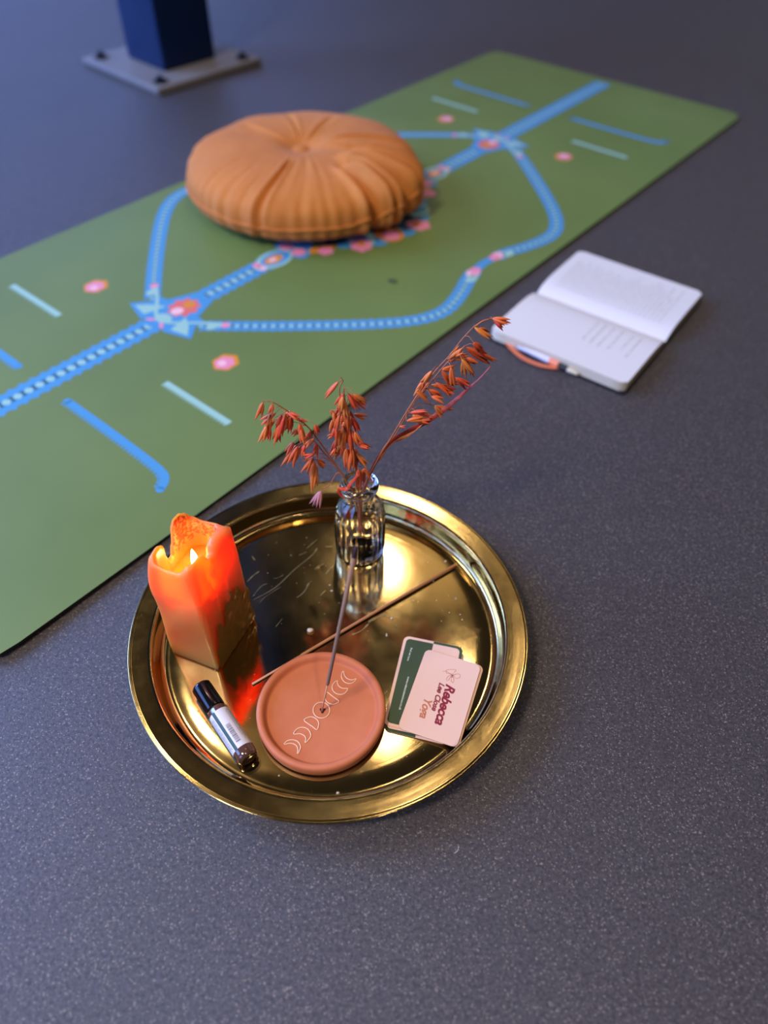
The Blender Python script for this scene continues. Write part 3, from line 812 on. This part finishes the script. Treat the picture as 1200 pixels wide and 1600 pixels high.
g3, r3 = sprig('r', 'tall rust-orange oat grass sprig with dark red leaf, leaning far to the right', Rm, Rh, lambda x, y: .00006*(x-500), 13)
def ribbon(pts, w, parent, root, mat, depth, name='leaf', tw=.9):
    P = spline([at_y(*cp(x, y), vc.y+depth(x, y)) for x, y in pts], 6); bm = bmesh.new(); rows = []
    for i, p in enumerate(P):
        t_ = i/(len(P)-1); d = (P[min(i+1, len(P)-1)]-P[max(i-1, 0)]).normalized()
        s0 = d.cross(fw).normalized(); s1 = d.cross(s0)
        a = tw*math.sin(t_*5); s_ = (math.cos(a)*s0+math.sin(a)*s1)*w*(.25+.75*math.sin(PI*min(1, t_*.9+.1)))
        o_ = s0.cross(d)*w*.3
        rows.append([bm.verts.new(p+s_-root), bm.verts.new(p+o_-root), bm.verts.new(p-s_-root)])
    for A, B in zip(rows, rows[1:]):
        for k in range(2): bm.faces.new((A[k], A[k+1], B[k+1], B[k]))
    o = obj(name, bm, mat, parent); md = o.modifiers.new('thick', 'SOLIDIFY'); md.thickness = .0003
    return o
dr = lambda x, y: .00006*(x-500)+.003
ribbon([(508,780),(545,700),(590,620),(640,565),(700,530),(760,500),(830,455),(900,400),(960,345),(1010,300),(1055,250)], .0024, g3, r3, M_leaf, dr)
ribbon([(575,655),(600,625),(640,580),(700,545),(770,492),(800,470)], .0018, g3, r3, M_husk, dr, tw=1.6)
ribbon([(495,750),(508,705),(520,695),(535,720),(550,745)], .0016, g2, r2, M_husk, lambda x, y: -.012, tw=.5)
ribbon([(490,715),(455,755),(440,775),(410,775),(415,800),(435,812)], .0018, g1, r1, M_husk, lambda x, y: -.018, tw=.4)

# ------------------------------------------------------------------ incense dish
dc = Vector((-.0520, .3041, TZ)); DR = .0573; DH = .0128
dish = thing('incense_dish', dc, 'round terracotta incense dish engraved with moon phases, at the front of the tray', 'incense dish')
bm = bmesh.new()
lathe(bm, [(0, .0064), (.03, .0064), (.0475, .0064), (.0487, .0068), (.0500, .0090), (.0512, .0118), (.0525, .0127), (.0545, .0130), (.0562, .0124), (.0573, .0105), (.0574, .008), (.0572, .0040), (.0567, .0012), (.055, 0), (0, 0)], 160)
obj('bowl', bm, M_terra, dish)
def DL(cx, cy, z=.0066):
    p = at(380+cx/5, 980+cy/5, TZ+z); return Vector((p.x-dc.x, p.y-dc.y, z))
glyphs = [[(320,915),(345,888),(385,880),(425,892),(447,925),(445,955),(425,990),(428,960),(420,930),(395,912),(360,908)],
          [(395,835),(415,800),(455,782),(500,792),(525,825),(525,860),(485,903),(490,870),(475,845),(440,832)],
          [(478,730),(500,708),(535,700),(570,715),(590,745),(588,775),(575,800),(540,775)],
          [(612+65*math.cos(k*PI/8), 648+62*math.sin(k*PI/8)) for k in range(16)],
          [(655,508),(642,540),(648,575),(680,598),(715,600),(748,578),(710,548)],
          [(735,418),(705,440),(695,475),(715,510),(755,525),(795,515),(817,480),(780,478),(750,462),(738,440)],
          [(783,343),(768,370),(772,400),(795,430),(835,440),(868,425),(884,402),(850,412),(815,402),(793,378)]]
for gl in glyphs:
    bm = bmesh.new(); Q = spline([DL(*p) for p in gl], 4, closed=True)
    tube(bm, Q+[Q[0]], .00042, 6, cap=False); obj('moon_engraving', bm, M_chalk, dish)
bm = bmesh.new(); c = DL(620, 650, .0065); lathe(bm, [(0, .0068), (.0012, .0069), (.0024, .0066)], 14, c.x, c.y, rad=lambda a, z: 1+.3*math.sin(3*a)); obj('stick_hole', bm, M_hole, dish)
base = at(503, 1111, TZ+.0066)
# upright incense stick: length 0.215, tip found along its sight line
tipd = ray(557, 853)
best = None
for k in range(400):
    t_ = .3+.001*k; p = CAM+tipd*t_; e = abs((p-base).length-.205)
    if p.z > base.z+.1 and (best is None or e < best[0]): best = (e, p)
tip = best[1]
st = thing('incense_stick', base, 'upright dark incense stick with a burnt tip, standing in the terracotta dish', 'incense stick', group=None)
dv = tip-base
bm = bmesh.new(); tube(bm, [(0, 0, -.0002), dv*.22], .00075, 8); obj('bamboo_core', bm, M_bamboo, st)
bm = bmesh.new(); tube(bm, [dv*.19, dv*.2, dv*.6, dv*.945], [.0010, .0016, .0017, .0017], 10); obj('paste_coating', bm, M_incense, st)
bm = bmesh.new(); tube(bm, [dv*.945, dv*.985, dv], [.00175, .0017, .0008], 10); obj('burnt_tip', bm, M_tipburn, st)
# lying stick: from the tray wall at the right to beside the dish
a, b = at(713, 882, TZ+.0035), at(394, 1069, TZ+.0017)
st2 = thing('incense_stick', a, 'long brown unlit incense stick lying across the tray behind the dish', 'incense stick')
d2 = b-a
bm = bmesh.new(); tube(bm, [(0, 0, 0), d2*.005, d2*.78, d2*.785], [.001, .0015, .0015, .001], 10); obj('paste_coating', bm, M_incense2, st2)
bm = bmesh.new(); tube(bm, [d2*.77, d2], .0011, 8); obj('bamboo_core', bm, M_bamboo, st2)

# ------------------------------------------------------------------ roller bottle
q0, q1 = at(314, 1072, TZ+.010), at(389, 1186, TZ+.010)
RB = .0094; d = q1-q0; d.z = 0; L = d.length
rb = thing('roller_bottle', (q0.x, q0.y, TZ+RB), 'small dark roller bottle with black cap and white barcode label lying in the tray', 'bottle', rz=math.atan2(d.y, d.x))
def xl(prof, n=48):
    bm = bmesh.new(); lathe(bm, prof, n); bmesh.ops.rotate(bm, matrix=Matrix.Rotation(PI/2, 3, 'Y'), verts=bm.verts); return bm
R = RB
obj('cap', xl([(0, 0), (R*.86, 0), (R*.94, .0008), (R*.955, .002), (R*.955, L*.31), (R*.93, L*.325), (0, L*.325)]), M_cap, rb, angle=50)
obj('glass_body', xl([(R*.75, L*.32), (R*.9, L*.335), (R, L*.36), (R, L*.93), (R*.98, L*.965), (R*.86, L*.992), (R*.7, L), (R*.55, L*.992), (0, L*.985)]), M_amberg, rb, angle=50)
def wrap(x0, x1, a0, a1, mat, name, parent, off=.00015, n=24):
    bm = bmesh.new(); vs = []
    for k in range(n+1):
        a = math.radians(a0+(a1-a0)*k/n); rr = R+off
        vs.append((bm.verts.new((x0, -rr*math.sin(a), rr*math.cos(a))), bm.verts.new((x1, -rr*math.sin(a), rr*math.cos(a)))))
    for (a, b), (c, d_) in zip(vs, vs[1:]): bm.faces.new((a, b, d_, c))
    return obj(name, bm, mat, parent)
# angle 0 = up, positive towards the right-hand side seen along the bottle from its cap
lab = wrap(L*.40, L*.885, -110, 110, M_label, 'label', rb)
wrap(L*.40, L*.885, 24, 42, M_lgreen, 'green_stripe', lab, .0003, 6)
bm = bmesh.new()
def patch(bm, x0, x1, a0, a1, off=.0003, n=3):
    vs = []
    for k in range(n+1):
        a = math.radians(a0+(a1-a0)*k/n); rr = R+off
        vs.append((bm.verts.new((x0, -rr*math.sin(a), rr*math.cos(a))), bm.verts.new((x1, -rr*math.sin(a), rr*math.cos(a)))))
    for (a, b), (c, d_) in zip(vs, vs[1:]): bm.faces.new((a, b, d_, c))
rnd = random.Random(4); x = L*.60
while x < L*.83:
    w = rnd.choice((.0004, .0007, .0011)); patch(bm, x, x+w, -12, 13); x += w+rnd.choice((.0004, .0006))
obj('barcode', bm, M_lgrey, lab)
bm = bmesh.new(); patch(bm, L*.44, L*.78, -34, -32.5)
for k in range(4):
    x = L*.43
    while x < L*.8:
        w = rnd.uniform(.0008, .003); patch(bm, x, x+w, -42-k*6, -40.5-k*6, .0003, 1); x += w+.0008
for k in range(3):
    x = L*.45
    while x < L*.82:
        w = rnd.uniform(.001, .004); patch(bm, x, x+w, 52+k*8, 54+k*8, .0003, 1); x += w+.001
obj('small_print', bm, M_lgrey, lab)

# ------------------------------------------------------------------ business cards
CWd, CHt = .054, .0855
def card(ctr, ang, z, m_top, label, tilt=(0, 0), m_side=None, border=None, thick_=.0005):
    bm = bmesh.new(); prism(bm, rrect(CWd, CHt, .0055), 0, thick_, 0, 1)
    o = obj('business_card', bm, [m_side or M_cardedge, m_top], smooth=False)
    o.location = (ctr.x, ctr.y, z); o.rotation_euler = (tilt[0], tilt[1], ang)
    tag(o, label, 'business card', 'business cards in the small pile on the tray')
    if border:
        bm = bmesh.new(); prism(bm, rrect(CWd-.005, CHt-.005, .004), thick_, thick_+.00008); obj('printed_panel', bm, border, o, smooth=False)
    return o
def frame4(p, z):
    q = [at(x, y, z) for x, y in p]; c = sum(q, Vector())/4; dd = (q[0]-q[3])+(q[1]-q[2]); return c, math.atan2(dd.y, dd.x)-PI/2
zA = .0076
cA, aA = frame4([(666, 1015), (752, 1037), (713, 1168), (621, 1139)], zA)
cB, aB = frame4([(631, 986), (727, 1011), (692, 1162), (603, 1129)], .0066)
def bigcard(ctr, ang, z, label, whole=True):
    """larger two-tone card: one half green on pink, the other half pink on green"""
    W2, H2, th_ = .0575, .0945, .0005
    bm = bmesh.new(); prism(bm, rrect(W2, H2, .0055), 0, th_, 0, 1)
    def half(pts, sgn):
        q = [(max(0, x*sgn)*sgn, y) for x, y in pts]; out = []
        for p in q:
            if not out or (Vector(p)-Vector(out[-1])).length > 1e-6: out.append(p)
        if (Vector(out[0])-Vector(out[-1])).length < 1e-6: out.pop()
        return out if sgn > 0 or True else out
    prism(bm, half(rrect(W2-.0002, H2-.0002, .0054), 1), th_, th_+.00006, 2)
    o = obj('business_card', bm, [M_cardedge, M_pinkcard, M_greencard], smooth=False)
    o.location = (ctr.x, ctr.y, z); o.rotation_euler = (0, 0, ang)
    tag(o, label, 'business card', 'business cards in the small pile on the tray')
    for sgn, m in ((-1, M_greencard), (1, M_pinkcard)):
        bm = bmesh.new(); prism(bm, half(rrect(W2-.0055, H2-.0055, .004), sgn), th_+.00006, th_+.00014, 0)
        p = obj('printed_panel', bm, m, o, smooth=False)
        p['label'] = 'green printed half' if sgn < 0 else 'plain pink half'
    return o
# the pile, from the bottom
card(cB+Vector((.0012, -.0052, 0)), aB-.02, TZ+.0001, M_greencard, 'dark green card at the very bottom of the pile, only its edge showing', m_side=M_greencard)
bigcard(cB+Vector((.0010, -.0050, 0)), aB-.010+PI, TZ+.0007, 'two-tone card low in the pile, its whitish lower right corner sticking out')
card(cB+Vector((-.0008, -.0068, 0)), aB+.0, TZ+.0013, M_greencard, 'dark green card low in the pile, a thin dark edge showing below the peach one', m_side=plain('dark_green_edge', '#222c1f', .6))
card(cB+Vector((-.0010, -.0062, 0)), aB+.01, TZ+.0019, M_pinkcard, 'peach card in the middle of the pile, its lower left corner showing', m_side=plain('tan_edge', '#b98a66', .6))
bord = bigcard(cB, aB, TZ+.0026, 'green and pink two-tone card with white small print, half covered by the top card')
card(cA+Vector((.0024, .0002, 0)), aA-.012, TZ+.0034, M_cardedge, 'peach card directly beneath the top card, a sliver showing along its right edge', m_side=M_cardedge)
topc = card(cA, aA, TZ+.0044, M_pinkcard, 'topmost pink card of the pile, printed with a maroon flower and lettering', thick_=.0006)
def text(s, size, mat, parent, loc, ang, bold=0.0, shear=.3, name='lettering', sx=1.0):
    cv = bpy.data.curves.new('t', 'FONT'); cv.body = s; cv.size = size; cv.offset = bold; cv.shear = shear; cv.align_x = 'LEFT'; cv.extrude = .00003; cv.space_character = .95
    ob = bpy.data.objects.new('t', cv); C.objects.link(ob); dg = bpy.context.evaluated_depsgraph_get(); dg.update()
    me = bpy.data.meshes.new_from_object(ob.evaluated_get(dg)); bpy.data.objects.remove(ob); bpy.data.curves.remove(cv)
    me.materials.clear(); me.materials.append(mat); me.name = name
    o = bpy.data.objects.new(name, me); C.objects.link(o); o.parent = parent; o.location = loc; o.rotation_euler = (0, 0, ang); o.scale = (sx, 1, 1)
    return o
def inlocal(o, px, py, z):
    p = at(px, py, z); v = Matrix.Rotation(-o.rotation_euler.z, 3, 'Z')@(p-o.location); return Vector((v.x, v.y, .00072))
zt = TZ+.0050
def place_text(s, a_px, b_px, h, mat, parent, bold, shear=.3, name='lettering', z=zt):
    a = inlocal(parent, *a_px, z); b = inlocal(parent, *b_px, z); d = b-a
    o = text(s, h, mat, parent, a, math.atan2(d.y, d.x), bold, shear, name)
    w = max(v.co.x for v in o.data.vertices); o.scale = (d.length/w, 1, 1); return o
# baseline from the first letter to the last
place_text('Rebecca', (698, 1068), (679, 1131), .0125, M_maroon, topc, .0004)
place_text('Lee Close', (687, 1066), (674, 1110), .0072, M_maroon, topc, .0002)
place_text('Yoga', (664, 1089), (655, 1121), .0105, M_copper, topc, .0003)
# small flower drawn in line
bm = bmesh.new()
def fpt(cx, cy): return inlocal(topc, 660+cx/13.33, 1030+cy/13.33, zt)
for pet in ([(615,320),(560,290),(490,240),(560,215),(640,215),(700,225),(660,280)], [(650,330),(700,310),(760,310),(785,345),(760,390),(700,400),(655,360)], [(630,370),(650,400),(655,450),(630,490),(600,450),(605,400)], [(600,360),(570,390),(540,440),(505,440),(510,390),(550,350),(595,340)], [(600,330),(550,300),(505,290),(480,250),(420,255)]):
    Q = spline([fpt(*p) for p in pet], 5); tube(bm, Q, .00011, 4, cap=False)
for k in range(6):
    a = 2*PI*k/6; tube(bm, [fpt(620, 345), fpt(620+45*math.cos(a), 345+50*math.sin(a))], .0002, 4)
obj('flower_drawing', bm, M_maroon, topc)
zb = TZ+.0033
place_text('www.rebeccaleeclose.co.uk', (637, 1057), (623, 1109), .0030, M_whitepr, bord, .00002, 0, 'small_print', z=zb)
place_text('find me here', (642, 1012), (636, 1032), .0026, M_whitepr, bord, .00002, 0, 'small_print', z=zb)

# ------------------------------------------------------------------ crumbs on the tray and a white fibre on the floor
def crumb(px, py, r, mat, label, z=TZ, sq=(1, .8, .5), seed=1, name='wax_flake'):
    bm = bmesh.new(); bmesh.ops.create_icosphere(bm, subdivisions=2, radius=r); rnd = random.Random(seed)
    for v in bm.verts:
        v.co = Vector((v.co.x*sq[0], v.co.y*sq[1], v.co.z*sq[2]))*rnd.uniform(.8, 1.15)
    p = at(px, py, z); o = obj(name, bm, mat); zm = min(v.co.z for v in o.data.vertices)
    o.location = (p.x, p.y, z-zm); return tag(o, label, 'wax flake')
M_flake = plain('pink_white_wax', '#e8bfa4', .4, Subsurface_Weight=.3)
crumb(485, 986, .0033, M_flake, 'pale pink wax flake on the tray between candle and lying incense stick', seed=4)
crumb(612, 967, .0014, M_flake, 'tiny pale wax crumb on the tray just right of the vase foot', seed=5)
crumb(604, 992, .0013, M_flake, 'tiny pale wax crumb on the tray above the green card', seed=6, sq=(.6, 1.2, .4))
crumb(696, 877, .0011, M_flake, 'tiny round wax crumb near the right end of the lying incense stick', seed=8)
crumb(528, 1239, .0012, M_flake, 'tiny wax crumb in front of the terracotta dish by the tray rim', seed=9, sq=(1.2, .9, .3))
crumb(436, 1212, .0009, M_flake, 'smallest wax crumb, left of the dish near the roller bottle base', seed=10)
bm = bmesh.new(); tube(bm, spline([at(710, 1333, .0008), at(715, 1329, .0014), at(717, 1322, .0008)], 5), .00018, 5)
o = obj('fibre', bm, plain('white_fibre', '#e8e4e6', .7)); tag(o, 'short curved white fibre on the bare dark floor in front of the tray', 'fibre')

# ------------------------------------------------------------------ light
def blobdir(az, el):
    a, e = math.radians(az), math.radians(el); return (math.sin(a)*math.cos(e), math.cos(a)*math.cos(e), math.sin(e))
w = bpy.data.worlds.new('room_light'); sc.world = w; w.use_nodes = True; nt = w.node_tree; nt.nodes.clear()
outw = nt.nodes.new('ShaderNodeOutputWorld'); bg = nt.nodes.new('ShaderNodeBackground'); nt.links.new(bg.outputs[0], outw.inputs[0])
tc = nt.nodes.new('ShaderNodeTexCoord'); nrm = nt.nodes.new('ShaderNodeVectorMath'); nrm.operation = 'NORMALIZE'; nt.links.new(tc.outputs['Generated'], nrm.inputs[0])
acc = None
def addcol(src):
    global acc
    if acc is None: acc = src; return
    x = nt.nodes.new('ShaderNodeVectorMath'); x.operation = 'ADD'; nt.links.new(acc, x.inputs[0]); nt.links.new(src, x.inputs[1]); acc = x.outputs[0]
def patchw(az, el, r_in, r_out, col, k):
    d = nt.nodes.new('ShaderNodeVectorMath'); d.operation = 'DOT_PRODUCT'; nt.links.new(nrm.outputs[0], d.inputs[0]); d.inputs[1].default_value = blobdir(az, el)
    m = nt.nodes.new('ShaderNodeMapRange'); m.interpolation_type = 'SMOOTHSTEP'; nt.links.new(d.outputs['Value'], m.inputs[0])
    m.inputs[1].default_value = math.cos(math.radians(r_out)); m.inputs[2].default_value = math.cos(math.radians(r_in)); m.inputs[3].default_value = 0; m.inputs[4].default_value = k
    s = nt.nodes.new('ShaderNodeVectorMath'); s.operation = 'SCALE'; s.inputs[0].default_value = col; nt.links.new(m.outputs[0], s.inputs['Scale']); addcol(s.outputs[0])
sep_ = nt.nodes.new('ShaderNodeSeparateXYZ'); nt.links.new(nrm.outputs[0], sep_.inputs[0])
def wm(op, a, b=None):
    x = nt.nodes.new('ShaderNodeMath'); x.operation = op
    for i_, v in ((0, a), (1, b)):
        if v is None: continue
        if isinstance(v, (int, float)): x.inputs[i_].default_value = v
        else: nt.links.new(v, x.inputs[i_])
    return x.outputs[0]
AZ = wm('MULTIPLY', wm('ARCTAN2', sep_.outputs[0], sep_.outputs[1]), 180/PI); EL = wm('MULTIPLY', wm('ARCSINE', sep_.outputs[2]), 180/PI)
def mr(src, a, b):
    m = nt.nodes.new('ShaderNodeMapRange'); m.interpolation_type = 'SMOOTHSTEP'; nt.links.new(src, m.inputs[0]); m.inputs[1].default_value = a; m.inputs[2].default_value = b; return m.outputs[0]
def boxw(a0, a1, e0, e1, sa, se, col, k):
    m = wm('MULTIPLY', wm('MULTIPLY', mr(AZ, a0-sa, a0+sa), mr(AZ, a1+sa, a1-sa)), wm('MULTIPLY', mr(EL, e0-se, e0+se), mr(EL, e1+se, e1-se)))
    s = nt.nodes.new('ShaderNodeVectorMath'); s.operation = 'SCALE'; s.inputs[0].default_value = col; nt.links.new(wm('MULTIPLY', m, k), s.inputs['Scale']); addcol(s.outputs[0])
bc = nt.nodes.new('ShaderNodeVectorMath'); bc.operation = 'ADD'; bc.inputs[0].default_value = (.022, .019, .017); addcol(bc.outputs[0])
COOL = (.19, .38, 1.0); NEUT = (1, .93, .88); WARM = (1.0, .74, .42)
boxw(-112, -52, 4, 36, 3, 2, COOL, 6.0)          # tall daylight windows to the left
boxw(-150, -125, 6, 38, 3, 2, COOL, 5.0)
boxw(-46, -8, 8, 32, 8, 5, (.24, .38, 1.0), 2.4)
boxw(20, 75, 8, 34, 10, 6, NEUT, .28)            # far wall to the right
boxw(-2, 11, 20, 54.5, 1.5, 1.2, WARM, .6)     # lit beam and ceiling ahead
boxw(-46, -18, 61, 68, 5, 2, WARM, .2)        # lit ceiling panel
nt.links.new(acc, bg.inputs[0]); bg.inputs[1].default_value = 1.0
def area(name, loc, target, size, energy, col):
    l = bpy.data.lights.new(name, 'AREA'); l.shape = 'DISK'; l.size = size; l.energy = energy; l.color = col
    o = bpy.data.objects.new(name, l); C.objects.link(o); o.location = loc
    o.rotation_euler = (Vector(target)-Vector(loc)).to_track_quat('-Z', 'Y').to_euler(); return o
def lamp(az, el, dist, size, energy, col, org=Vector((-.04, .40, 0))):       # a ceiling lamp seen from the tray in that direction
    p = org+Vector(blobdir(az, el))*dist
    return area('ceiling_lamp', p, (0, .6, 0), size, energy, col)
lamp(1.1, 51.2, 3.4, .16, 3, (1, .82, .58))
lamp(4, 67, 3.0, .13, 1.1, (1, .80, .55))
lamp(-33.5, 61.8, 3.0, .14, 5, (1, .80, .55), org=at(272, 1163, .025))
lamp(17, 60.5, 3.1, .12, 1.4, (1, .80, .55))
lamp(150, 62, 2.9, .16, 12, (1, .84, .68))
lamp(-128, 58, 2.9, .5, 48, (1, .86, .72))
area('window_light', (-3.2, 1.6, 1.7), (0, .9, 0), 1.7, 100, (.27, .46, 1.0))
pl = bpy.data.lights.new('candle_light', 'POINT'); pl.energy = .6; pl.color = (1, .58, .20); pl.shadow_soft_size = .004
plo = bpy.data.objects.new('candle_light', pl); C.objects.link(plo); plo.location = can.matrix_basis@Vector((wx, wy, HP+.013))
M_flame.node_tree.nodes  # flame glows by itself; the point light stands at its heart

# ------------------------------------------------------------------ render look
vs = sc.view_settings; vs.view_transform = 'Standard'; vs.look = 'None'; vs.gamma = 1; vs.exposure = 0.2; vs.use_curve_mapping = False
cy = sc.cycles; cy.use_denoising = True; cy.max_bounces = 12; cy.transmission_bounces = 12; cy.glossy_bounces = 6; cy.diffuse_bounces = 4
cy.sample_clamp_indirect = 6; cy.caustics_reflective = False; cy.caustics_refractive = True; cy.blur_glossy = .5
